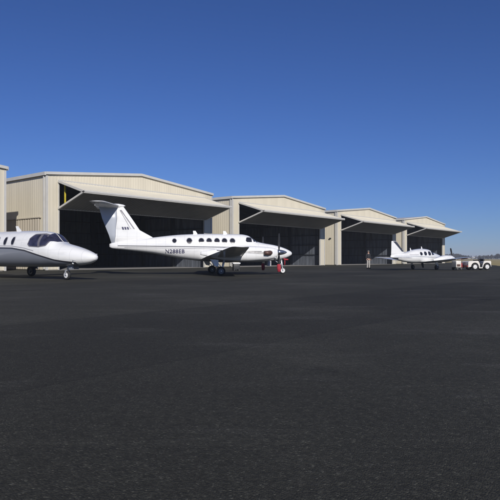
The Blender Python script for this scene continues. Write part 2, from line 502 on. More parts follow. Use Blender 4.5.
def make_hangar():
    r = thing('hangar', 'x', 'hangar', hangar_loc(0), RZ, 'row of beige aircraft hangars')
    # front wall: two piers and the gable over the door
    X, Y, Z = (1, 0, 0), (0, 1, 0), (0, 0, 1)
    for a, c in ((0, J0), (J1, W)):
        MB().ribbed((0, 0, 0), X, Z, (0, -1, 0), a, c, 0.05, lambda u: roofz(u) - .05).build('front_pier', M['panel'], r)
    MB().ribbed((0, 0, 0), X, Z, (0, -1, 0), J0, J1, HEAD, lambda u: roofz(u) - .05, brk=(W / 2,)).build('gable_wall', M['panel'], r)
    for sx, nx in ((0, -1), (W, 1)):
        w = MB().ribbed((sx, 0, 0), Y, Z, (nx, 0, 0), 0, DEP, 0.05, EAVE - .02)
        w.build('side_wall', M['panel'], r)
    MB().ribbed((0, DEP, 0), X, Z, (0, 1, 0), 0, W, 0.05, lambda u: roofz(u) - .05, brk=(W / 2,)).build('rear_wall', M['panel'], r)
    # dark liner inside: walls, rear, ceiling, backs of the piers and of the gable
    e = 0.16
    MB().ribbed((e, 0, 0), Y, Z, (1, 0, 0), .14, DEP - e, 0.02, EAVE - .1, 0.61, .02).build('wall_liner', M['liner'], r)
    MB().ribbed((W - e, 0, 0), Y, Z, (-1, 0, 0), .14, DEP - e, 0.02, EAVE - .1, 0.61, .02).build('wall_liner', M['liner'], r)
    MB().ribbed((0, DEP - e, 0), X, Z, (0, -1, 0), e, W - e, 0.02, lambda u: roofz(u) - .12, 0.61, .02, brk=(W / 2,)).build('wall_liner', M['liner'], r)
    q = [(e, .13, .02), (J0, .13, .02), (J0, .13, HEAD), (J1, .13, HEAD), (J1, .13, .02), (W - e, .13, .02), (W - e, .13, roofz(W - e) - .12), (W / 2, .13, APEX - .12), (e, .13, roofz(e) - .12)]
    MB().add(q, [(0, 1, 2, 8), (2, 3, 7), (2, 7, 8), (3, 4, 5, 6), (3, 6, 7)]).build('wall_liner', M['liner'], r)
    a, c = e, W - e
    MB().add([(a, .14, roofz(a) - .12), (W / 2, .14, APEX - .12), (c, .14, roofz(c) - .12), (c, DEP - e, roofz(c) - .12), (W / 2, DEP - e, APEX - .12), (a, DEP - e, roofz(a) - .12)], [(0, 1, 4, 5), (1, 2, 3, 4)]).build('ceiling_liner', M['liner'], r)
    # girts and rigid frames
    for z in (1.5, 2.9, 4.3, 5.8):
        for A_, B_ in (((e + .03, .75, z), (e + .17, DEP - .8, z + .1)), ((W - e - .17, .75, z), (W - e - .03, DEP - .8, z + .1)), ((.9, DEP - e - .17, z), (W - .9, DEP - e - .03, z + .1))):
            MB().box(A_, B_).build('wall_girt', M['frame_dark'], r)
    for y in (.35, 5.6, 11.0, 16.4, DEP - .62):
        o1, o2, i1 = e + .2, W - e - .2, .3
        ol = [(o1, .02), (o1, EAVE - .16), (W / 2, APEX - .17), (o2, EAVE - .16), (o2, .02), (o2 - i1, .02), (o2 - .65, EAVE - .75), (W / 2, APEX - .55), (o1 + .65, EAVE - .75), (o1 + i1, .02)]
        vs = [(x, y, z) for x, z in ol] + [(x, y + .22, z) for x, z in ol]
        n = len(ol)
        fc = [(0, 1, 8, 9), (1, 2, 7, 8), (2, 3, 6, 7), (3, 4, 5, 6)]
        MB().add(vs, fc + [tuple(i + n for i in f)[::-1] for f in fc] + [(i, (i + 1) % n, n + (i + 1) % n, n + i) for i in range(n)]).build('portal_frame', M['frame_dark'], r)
    MB().box((.2, .05, -.02), (W - .2, DEP - .2, 0.012)).build('floor_slab', M['concrete'], r)
    ov = .12
    slopes = []
    for a, c in ((-ov, W / 2), (W / 2, W + ov)):
        sl = (APEX - EAVE) / (W / 2)
        za, zc = APEX - sl * abs(a - W / 2) + .03, APEX - sl * abs(c - W / 2) + .03
        O = Vector((a, -ov, za)); V = Vector((c - a, 0, zc - za))
        L = V.length; V.normalize(); nn = Vector((-V.z, 0, V.x))
        slopes.append(MB().ribbed(O, (0, 1, 0), V, nn, 0, DEP + 2 * ov, 0, L, .61, .03).build('roof', M['roof'], r))
    for y0, y1 in ((-ov - .07, -ov), (DEP + ov, DEP + ov + .07)):
        us = (-ov, W / 2, W + ov)
        vs = [(u, y, roofz(u) + dz) for y in (y0, y1) for dz in (-.13, .1) for u in us]
        MB().add(vs, [(0, 1, 4, 3), (1, 2, 5, 4), (6, 9, 10, 7), (7, 10, 11, 8), (0, 6, 7, 1), (1, 7, 8, 2), (3, 4, 10, 9), (4, 5, 11, 10), (0, 3, 9, 6), (2, 8, 11, 5)]).build('rake_trim', M['trim'], r)
    for sx, sg, ro in ((0, -1, slopes[0]), (W, 1, slopes[1])):
        x0, x1 = sorted((sx + sg * .04, sx + sg * .22))
        MB().box((x0, -.11, EAVE - .2), (x1, DEP + .1, EAVE + .085)).build('gutter', M['trim'], ro)
        for y in (.16, DEP - .4):
            x0, x1 = sorted((sx + sg * .045, sx + sg * .15))
            MB().box((x0, y, .1), (x1, y + .11, EAVE - .21)).build('downspout', M['trim'], ro)
        xo, xi, xm = sx + sg * .05, sx - sg * .14, sx + sg * .034
        ol = [(xi, -.05), (xo, -.05), (xo, .13), (xm, .13), (xm, -.034), (xi, -.034)]
        n = 6
        vs = [(x, y, z) for z in (.02, EAVE - .22) for x, y in ol]
        fix_normals(MB().add(vs, [(0, 1, 4, 5), (1, 2, 3, 4), (6, 7, 10, 11), (7, 8, 9, 10)] + [(i, (i + 1) % n, n + (i + 1) % n, n + i) for i in range(n)]).build('corner_trim', M['trim'], r))
    ol = [(J0 - .1, .02), (J0 - .1, HEAD + .12), (J1 + .1, HEAD + .12), (J1 + .1, .02), (J1, .02), (J1, HEAD), (J0, HEAD), (J0, .02)]
    n = 8
    vs = [(x, y, z) for y in (-.05, .125) for x, z in ol]
    fc = [(0, 1, 6, 7), (1, 2, 5, 6), (2, 3, 4, 5)]
    fix_normals(MB().add(vs, fc + [tuple(i + n for i in f) for f in fc] + [(i, (i + 1) % n, n + (i + 1) % n, n + i) for i in range(n)]).build('door_frame', M['trim'], r))
    # bifold door, folded out under the gable
    tipy, tipz, lowz = -3.95, 6.44, 5.24
    x0, x1 = J0 - .12, J1 + .12
    def leaf(z0, zt, lower):
        A = Vector((0, -.12, z0)); B = Vector((0, tipy, zt)); V = (B - A); L = V.length; V.normalize()
        n = Vector((0, V.z, -V.y)) if not lower else Vector((0, -V.z, V.y))
        if not lower and n.z < 0: n = -n
        if lower and n.z > 0: n = -n
        m = MB()
        m.ribbed(A, (1, 0, 0), V, n, x0, x1, 0, L, .305, .03, 0)
        inn = -n * .10
        # inner face and rim frame
        c = [A + Vector((x0, 0, 0)), A + Vector((x1, 0, 0)), B + Vector((x1, 0, 0)), B + Vector((x0, 0, 0))]
        e_ = n * -.004
        pass
        o = m.build('door_leaf', M['leaf_shade'] if lower else M['panel_door'], r)  # lower leaf: same panel with its downward-facing shade painted in
        MB().add([p + inn for p in c], [(0, 1, 2, 3)]).build('leaf_lining', M['frame_dark'], o)
        bx = .09
        def fr(u, v, w): return A + Vector((u, 0, 0)) + V * v + n * w
        ou = [(x0 - .05, -.04), (x1 + .05, -.04), (x1 + .05, L + .03), (x0 - .05, L + .03)]
        iu = [(x0 + bx, bx), (x1 - bx, bx), (x1 - bx, L - bx), (x0 + bx, L - bx)]
        vs = [fr(u, v, w) for w in (.035, -.12) for ring in (ou, iu) for u, v in ring]
        fs_ = []
        for i in range(4):
            j = (i + 1) % 4
            fs_ += [(i, j, 4 + j, 4 + i), (8 + i, 12 + i, 12 + j, 8 + j), (i, 8 + i, 8 + j, j), (4 + i, 4 + j, 12 + j, 12 + i)]
        fix_normals(MB().add(vs, fs_).build('leaf_edge', M['trim'], o))
        for fr_ in (.35, .7):
            MB().bar(A + V * L * fr_ + Vector((x0 + .1, 0, 0)) - n * .17, A + V * L * fr_ + Vector((x1 - .1, 0, 0)) - n * .17, .1, .1, 0, n).build('stiffener', M['frame_dark'], o)
        return o
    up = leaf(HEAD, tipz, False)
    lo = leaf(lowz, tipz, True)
    lo['label'] = 'lower leaf of the folded door, its shade painted in dark'
    return r

H1 = make_hangar()
H1['label'] = 'largest beige hangar, white jet at its corner, yellow strap in its doorway'
hs = {}
for t, lab in ((1, 'second open hangar, behind the nose of the twin turboprop'),
               (2, 'open hangar with the standing person in front of its doorway'),
               (3, 'farthest and smallest open hangar, behind the cabin of the small twin propeller plane'),
               (-1, 'beige hangar cut off by the left picture edge, only its corner showing')):
    h = copy_tree(H1)
    h.location = hangar_loc(t); h['label'] = lab
    hs[t] = h
for ch in [o for o in bpy.data.objects if o.parent == hs[-1] and o.name.startswith('door_leaf')]:
    for g_ in list(ch.children): bpy.data.objects.remove(g_)
    bpy.data.objects.remove(ch)
for z0, z1 in ((.06, 3.9), (3.93, HEAD - .01)):
    MB().ribbed((0, -.03, 0), (1, 0, 0), (0, 0, 1), (0, -1, 0), J0 + .02, J1 - .02, z0, z1).build('door_leaf', M['panel_door'], hs[-1])
# extra parts that only single hangars show
MB().box((J0 + .35, -.3, 5.3), (J0 + .47, -.22, 7.4)).build('door_strap', M['yellow'], H1)
sd = MB().ribbed((-.06, 0, 0), (0, 1, 0), (0, 0, 1), (-1, 0, 0), .95, 6.6, .06, 4.45, .41, .03)
sd = sd.build('side_door', M['side_door'], H1)
MB().box((-.14, .75, 4.46), (-.05, 6.9, 4.54)).build('door_track', M['side_door'], sd)
MB().box((-.2, 1.0, 3.95), (-.03, 1.25, 4.12)).build('wall_light', M['frame_dark'], hs[2])

# ------------------------------------------------------------------ twin turboprop (centre)
def prop_boot(loc_world, R, name_lab):
    m = MB()
    m.loft([[(x + math.cos(a) * w, y + math.sin(a) * d, z) for a in [2 * PI * k / 14 for k in range(14)]]
            for (x, y, w, d, z) in ((0, 0, .02, .02, 0.0), (0, 0, .09, .05, .02), (.01, 0, .12, .07, .2), (-.01, 0, .115, .06, .38), (0, 0, .10, .05, .46), (0, 0, .085, .04, .47))])
    o = m.build('propeller_cover', M['red'], None, loc_world)
    return tag(o, name_lab, 'cover', 'red propeller covers')

def king():
    A = math.radians(10)
    r = thing('turboprop_plane', 'large white twin turboprop plane with round cabin windows and a T-tail, nose to the right', 'airplane', (2.72, 36.3, 0), A)
    B = Body([(0, 1.325, 1.315, .004), (.03, 1.40, 1.245, .075), (.15, 1.49, 1.16, .17), (.5, 1.66, 1.0, .33), (1.2, 1.86, .86, .50), (2.0, 2.0, .79, .62), (2.3, 2.07, .77, .66),
              (2.95, 2.47, .76, .71), (3.4, 2.54, .76, .74), (5.6, 2.55, .82, .74), (7, 2.50, .97, .69), (9, 2.29, 1.33, .48), (10.6, 2.08, 1.53, .26), (11.35, 1.95, 1.63, .10), (11.5, 1.9, 1.7, .02)], 2.3)
    fu = B.mesh(MB(), 110, 56).build('fuselage', M['white'], r)
    for side in (-1, 1):
        for s in (3.99, 4.49, 4.96, 5.45, 5.93, 6.67, 7.58):
            big = s < 7
            rim = MB(); B.side_patch(rim, oval(s, 2.09, .205 if big else .16, .205 if big else .16), side, .005)
            ro = rim.build('cabin_window', M['rim'], r)
            gl = MB(); B.side_patch(gl, oval(s, 2.09, .165 if big else .125, .165 if big else .125), side, .010); gl.build('pane', M['glass'], ro)
        for poly in ([(2.50, 2.06), (2.62, 2.05), (2.66, 2.30), (2.62, 2.30)], [(2.74, 2.03), (3.08, 2.03), (3.14, 2.12), (3.08, 2.33), (2.82, 2.33), (2.74, 2.25)]):
            w = MB(); B.side_patch(w, poly, side, .008); w.build('cockpit_window', M['glass'], r)
        w = MB(); B.top_patch(w, [(2.36, side * .04), (2.36, side * .40), (2.80, side * .36), (2.80, side * .04)], .009); w.build('windshield', M['glass'], r)
        # cheat lines
        st = MB()
        B.side_patch(st, [(1.1, 1.53), (3.2, 1.71), (11.0, 1.80), (11.0, 1.76), (3.2, 1.665), (1.1, 1.49)], side, .008, nz=2)
        st.build('cheat_line', M['darkstripe'], r)
        st = MB()
        B.side_patch(st, [(1.4, 1.44), (3.2, 1.58), (10.6, 1.70), (10.6, 1.68), (3.2, 1.555), (1.4, 1.42)], side, .008, nz=2)
        st.build('pin_stripe', M['greystripe'], r)
    flank_text(B, 'N288EB', 8.15, 1.33, .33, M['letter'], r)
    # door outline, port side
    w = MB(); B.side_patch(w, [(6.2, 1.1), (6.9, 1.1), (6.9, 2.35), (6.2, 2.35)], 1, .003); w.build('airstair_door', M['white'], r)
    # wings
    for side in (-1, 1):
        wg = MB()
        wing_mesh(wg, [(.45, 3.55, 2.5, .93, .15), (.8, 3.62, 2.35, .95, .15), (2.4, 3.7, 2.1, 1.11, .14), (6.9, 4.02, 1.0, 1.58, .12), (7.15, 4.12, .82, 1.60, .11), (7.25, 4.3, .5, 1.605, .08)], side)
        wo = wg.build('wing', M['white'], r)
        bt = MB()
        bt.loft([[(-(le + c * x) + .012, side * lat, z + c * t * y * 1.05) for x, y in [(p, q) for p, q in FO if p < .09]] for lat, le, c, z, t in ((2.9, 3.735, 1.99, 1.16, .138), (6.8, 4.013, 1.02, 1.57, .12))], 0, False)
        bt.build('deicing_boot', M['deice'], wo)
        # nacelle
        NB = Body([(1.52, 1.54, 1.14, .16), (1.58, 1.57, 1.08, .20), (1.8, 1.64, .98, .29), (2.5, 1.71, .88, .38), (3.6, 1.74, .82, .42), (4.6, 1.66, .88, .36), (5.6, 1.50, 1.08, .18), (6.15, 1.38, 1.22, .04)], 2.4, side * 2.42)
        na = NB.mesh(MB(), 50, 36).build('engine_nacelle', M['white'], r)
        for sd_ in (-1, 1):
            ex = MB()
            y = side * 2.42 + sd_ * .30
            ex.tube([(-1.98, y - sd_ * .06, 1.34), (-2.06, y + sd_ * .06, 1.33), (-2.2, y + sd_ * .15, 1.32), (-2.42, y + sd_ * .20, 1.33)], [.13, .15, .14, .12], 14)
            ex.build('exhaust_stack', M['exhaust'], na)
            so = MB(); NB.side_patch(so, [(2.40, 1.40), (2.7, 1.41), (3.7, 1.43), (4.4, 1.40), (3.7, 1.33), (2.7, 1.27), (2.40, 1.27)], sd_, .010, nz=3); so.build('soot_stain', M['soot'], na)
            ls = MB(); NB.side_patch(ls, [(2.55, 1.44), (5.2, 1.49), (5.2, 1.45), (2.55, 1.40)], sd_, .014, nz=2); ls.build('nacelle_stripe', M['darkstripe'], na)
        inl = MB().lathe([(.10, 0), (.15, .02), (.17, .06), (.15, .10), (.09, .08)], (-1.74, side * 2.42, 1.02), (1, 0, 0), 20)
        inl.build('air_inlet', M['chrome'], na)
        pe = bpy.data.objects.new('propeller', None); COL.objects.link(pe); pe.parent = r
        propeller(pe, (-1.42, side * 2.42, 1.37), 1.14, 4, .5, .17, 0.04 * side, 'chrome')
        # main gear
        gy = side * 2.45
        gm = MB().tube([(-4.72, gy, 1.0), (-4.85, gy, .45), (-4.9, gy, .26)], [.07, .06, .05], 12)
        gm.bar((-5.3, gy, .95), (-4.88, gy, .45), .05, .05)
        gm.tube([(-4.95, gy - .3, .26), (-4.95, gy + .3, .26)], .035, 10)
        go = gm.build('main_gear_leg', M['strut'], r)
        for q in (-.17, .17):
            wheel(r, (-4.95, gy + q, .26), .26, .17, 'hub_dull')
        for q in (-.33, .33):
            dd = MB(); dd.hexa([(-5.32, gy + q - .012, .56), (-5.12, gy + q - .012, .52), (-5.12, gy + q + .012, .52), (-5.32, gy + q + .012, .56), (-5.55, gy + q * .9 - .012, .95), (-5.12, gy + q * .9 - .012, .92), (-5.12, gy + q * .9 + .012, .92), (-5.55, gy + q * .9 + .012, .95)])
            dd.build('gear_door', M['white'], r)
    # fin, rudder, T-tail
    fin = MB(); fin_mesh(fin, [(1.9, 8.3, 2.95, .05), (2.35, 8.95, 2.2, .06), (2.75, 9.68, 1.45, .08), (3.42, 10.13, .93, .11), (4.18, 10.66, .42, .2)])
    fin.build('fin', M['white'], r)
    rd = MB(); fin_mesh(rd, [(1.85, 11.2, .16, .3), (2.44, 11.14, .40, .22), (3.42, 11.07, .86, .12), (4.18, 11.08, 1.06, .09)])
    rd.build('rudder', M['slate'], r)  # white rudder greyed to paint in the tailplane's shadow
    fs = MB()
    for sd_ in (-1, 1):
        for a0, b0, wd in ((9.98, 10.78, .07), (10.22, 10.86, .03)):
            fs.add([(-a0, sd_ * .066, 2.82), (-a0 - wd, sd_ * .066, 2.82), (-b0 - wd, sd_ * .062, 3.98), (-b0, sd_ * .062, 3.98)], [(0, 1, 2, 3)])
    fs.build('fin_stripes', M['greystripe'], r)
    lg = MB()
    for sd_ in (-1, 1):
        for k in range(3):
            lg.add([(-10.32 - k * .15, sd_ * .067, 2.78), (-10.42 - k * .15, sd_ * .067, 2.78), (-10.47 - k * .15, sd_ * .067, 2.94), (-10.37 - k * .15, sd_ * .067, 2.94)], [(0, 1, 2, 3)])
    lg.build('fin_emblem', M['letter'], r)
    tl = MB()
    wing_mesh(tl, [(0, 10.9, 1.45, 4.24, .11), (2.5, 11.55, .9, 4.24, .10), (2.68, 11.7, .7, 4.24, .08), (2.74, 11.9, .4, 4.24, .06)], -1)
    wing_mesh(tl, [(0, 10.9, 1.45, 4.24, .11), (2.5, 11.55, .9, 4.24, .10), (2.68, 11.7, .7, 4.24, .08), (2.74, 11.9, .4, 4.24, .06)], 1)
    MB_t = tl.build('tailplane', M['white'], r)
    bl = MB().lathe([(.01, 0), (.07, -.12), (.12, -.4), (.13, -.9), (.1, -1.4), (.04, -1.75), (.005, -1.85)], (-10.55, 0, 4.24), (1, 0, 0), 16); bl.build('tail_fairing', M['white'], r)
    # nose gear
    ng = MB().tube([(-.72, 0, 1.0), (-.66, 0, .55), (-.64, 0, .42)], [.06, .055, .045], 12)
    ng.bar((-.66, -.11, .42), (-.62, -.11, .22), .03, .06); ng.bar((-.66, .11, .42), (-.62, .11, .22), .03, .06); ng.bar((-.66, -.12, .43), (-.66, .12, .43), .05, .04)
    ng.bar((-1.2, 0, .9), (-.68, 0, .6), .04, .04)
    ng.build('nose_gear_leg', M['strut'], r)
    wheel(r, (-.62, 0, .23), .23, .16)
    for q in (-.2, .2):
        gd = MB().box((-1.62, q - .01, .52), (-1.42, q + .01, .84)); gd.build('nose_gear_door', M['rim'], r)
    for s in (4.2, 6.1):
        an = MB(); an.hexa([(-s, -.01, 2.52), (-s - .28, -.01, 2.52), (-s - .28, .01, 2.52), (-s, .01, 2.52), (-s - .14, -.006, 2.74), (-s - .3, -.006, 2.74), (-s - .3, .006, 2.74), (-s - .14, .006, 2.74)])
        an.build('blade_antenna', M['white'], r)
    mat = Matrix.Translation((2.72, 36.3, 0)) @ Matrix.Rotation(A, 4, 'Z')
    for side, lab in ((-1, 'red cover over the lower blade of the turboprop\'s nearer propeller'), (1, 'red cover over the lower blade of the turboprop\'s farther propeller')):
        p = mat @ Vector((-1.42, side * 2.42 , .19)); prop_boot(p, 1, lab)
    pc = MB()
    pc.tube([(0, 0, 0), (.1, 0, -.04), (.3, 0, -.05)], [.05, .055, .045], 12)
    pc.tube([(.08, 0, -.05), (.085, .01, -.22), (.07, 0, -.42)], [.02, .035, .03], 8)
    p = mat @ Vector((-.62, -.24, .98))
    tag(pc.build('pitot_cover', M['red'], None, p), 'red pitot cover and streamer hanging under the turboprop\'s nose', 'cover')
    return r
king()

# ------------------------------------------------------------------ business jet (left)
def jet():
    A = math.atan2(-.48, .88)
    r = thing('business_jet', 'white business jet with a slate grey belly, cut off by the left picture edge', 'airplane', (-6.97, 25.5, 0), A)
    B = Body([(0, 1.055, 1.045, .005), (.025, 1.14, .965, .09), (.1, 1.19, .90, .165), (.5, 1.36, .75, .37), (1.2, 1.56, .66, .57), (1.95, 1.73, .62, .72), (2.1, 1.78, .61, .74), (2.65, 2.20, .60, .80), (3.2, 2.31, .59, .83),
              (4.5, 2.36, .58, .84), (8.5, 2.36, .62, .84), (10, 2.30, .85, .74), (12, 2.16, 1.40, .42), (13.3, 2.05, 1.75, .15), (13.7, 1.98, 1.85, .03)], 2.2)
    LN = [(.9, .80), (1.5, .86), (2.0, .93), (2.78, 1.12), (3.8, 1.38), (4.7, 1.50), (5.6, 1.52), (12.5, 1.56)]
    lz = lambda s: float(np.interp(s, [a for a, _ in LN], [b for _, b in LN]))
    B.mesh(MB(), 150, 96, lambda p, q: 1 if -(p[0] + q[0]) / 2 > .9 and (p[2] + q[2]) / 2 < lz(-(p[0] + q[0]) / 2) else 0).build('fuselage', [M['white'], M['greybelly']], r)
    for side in (-1, 1):
        st = MB()
        B.side_patch(st, [(a, b + .035) for a, b in LN] + [(a, b - .035) for a, b in LN[::-1]], side, .005, ns=120, nz=2); st.build('cheat_line', M['darkstripe'], r)
        st = MB()
        L2 = [(3.2, 1.36), (3.8, 1.49), (4.7, 1.60), (5.6, 1.62), (12.3, 1.65)]
        B.side_patch(st, [(a, b + .014) for a, b in L2] + [(a, b - .014) for a, b in L2[::-1]], side, .005, ns=120, nz=2); st.build('pin_stripe', M['greystripe'], r)
        for k in range(6):
            s = 4.69 + .55 * k
            fr = MB(); B.side_patch(fr, oval(s, 1.85, .135, .215, e=2.8), side, .005); fo = fr.build('cabin_window', M['rim'], r)
            gl = MB(); B.side_patch(gl, oval(s, 1.85, .10, .18, e=2.8), side, .010); gl.build('pane', M['glass'], fo)
        fr = MB(); B.side_patch(fr, [(2.34, 1.83), (2.46, 1.58), (2.9, 1.52), (3.52, 1.56), (3.64, 1.68), (3.60, 1.95), (3.38, 2.17), (2.85, 2.19), (2.62, 2.14)], side, .005, ns=26, nz=10)
        fo = fr.build('cockpit_window', M['postgrey'], r)
        for poly in ([(2.40, 1.82), (2.50, 1.63), (2.84, 1.58), (2.88, 2.13), (2.68, 2.10)], [(2.96, 1.57), (3.46, 1.60), (3.57, 1.70), (3.53, 1.93), (3.35, 2.11), (3.0, 2.13)]):
            gl = MB(); B.side_patch(gl, poly, side, .011, ns=16, nz=8); gl.build('pane', M['bluglass'], fo)
        w = MB(); B.top_patch(w, [(2.12, side * .03), (2.16, side * .30), (2.38, side * .58), (2.60, side * .58), (2.66, side * .03)], .010, 12, 10); w.build('windshield', M['bluglass'], r)
        wg = MB(); wing_mesh(wg, [(.5, 6.35, 2.9, .80, .13), (.9, 6.45, 2.7, .82, .14), (3.2, 6.85, 2.0, .97, .13), (7.6, 7.3, 1.1, 1.26, .11), (7.9, 7.5, .8, 1.28, .08)], side)
        wg.build('wing', M['white'], r)
        NB = Body([(8.5, 2.33, 1.77, .27), (8.56, 2.40, 1.70, .34), (9.2, 2.46, 1.64, .41), (10.3, 2.44, 1.66, .39), (11.2, 2.32, 1.8, .26), (11.35, 2.28, 1.84, .22)], 2.0, side * 1.42)
        na = NB.mesh(MB(), 40, 32).build('engine_nacelle', M['white'], r)
        MB().lathe([(.27, 0), (.31, .03), (.34, .0), (.33, -.12), (.25, -.1)], (-8.52, side * 1.42, 2.05), (1, 0, 0), 24).build('inlet_lip', M['chrome'], na)
        MB().lathe([(.24, .01), (.2, .02), (.02, .1)], (-8.52, side * 1.42, 2.05), (1, 0, 0), 24).build('fan_face', M['blade'], na)
        py = MB(); wing_mesh(py, [(.6, 9.0, 2.0, 1.98, .10), (1.1, 8.95, 2.0, 2.04, .10)], side); py.build('engine_pylon', M['white'], r)
        tp = MB(); wing_mesh(tp, [(.05, 12.3, 1.4, 2.9, .1), (2.7, 12.95, .75, 3.1, .09), (2.8, 13.1, .5, 3.1, .06)], side); tp.build('tailplane', M['white'], r)
        gy = side * 2.68
        gm = MB().tube([(-7.35, gy, .95), (-7.44, gy, .5), (-7.5, gy, .30)], [.075, .065, .05], 12); gm.tube([(-7.5, gy - .14, .30), (-7.5, gy + .14, .30)], .04, 10)
        gm.bar((-7.0, gy, .85), (-7.42, gy, .5), .05, .05)
        gm.build('main_gear_leg', M['oleo'], r)
        wheel(r, (-7.5, gy, .30), .30, .2, 'oleo')
        MB().box((-7.75, gy + side * .16, .42), (-7.15, gy + side * .18, .86)).build('gear_door', M['greybelly'], r)
    fin = MB(); fin_mesh(fin, [(2.0, 10.2, 3.1, .06), (2.4, 11.0, 2.3, .08), (4.45, 12.6, 1.2, .09), (4.55, 12.8, .9, .07)]); fin.build('fin', M['white'], r)
    # nose gear
    ng = MB().tube([(-1.70, 0, .72), (-1.84, 0, .5), (-1.86, 0, .42)], [.06, .055, .045], 12)
    ng.bar((-1.86, -.11, .44), (-1.89, -.11, .22), .03, .07); ng.bar((-1.86, .11, .44), (-1.89, .11, .22), .03, .07); ng.bar((-1.86, -.125, .44), (-1.86, .125, .44), .06, .05)
    ng.build('nose_gear_leg', M['strut'], r)
    wheel(r, (-1.89, 0, .225), .225, .15)
    for q in (-.16, .16):
        MB().box((-1.60, q - .01, .50), (-1.30, q + .01, .68)).build('nose_gear_door', M['greybelly'], r)
    an = MB()
    an.hexa([(-5.0, -.012, 2.34), (-5.34, -.012, 2.34), (-5.34, .012, 2.34), (-5.0, .012, 2.34), (-5.28, -.006, 2.62), (-5.46, -.006, 2.62), (-5.46, .006, 2.62), (-5.28, .006, 2.62)])
    an.build('blade_antenna', M['white'], r)
    for s in (1.15,):
        l = MB().lathe([(.001, .03), (.03, .025), (.05, 0), (.05, -.05)], (-s + .1, -.42, .78), (.85, -.5, -.1), 14); l.build('landing_light', M['lamp'], r)
    for q in (-1, 1):
        pt = MB(); pt.tube([(-1.0, q * .46, .95), (-.95, q * .56, .9), (-.7, q * .57, .9)], [.02, .018, .012], 8)
        pt.build('pitot_tube', M['strut'], r)
    return r
jet()

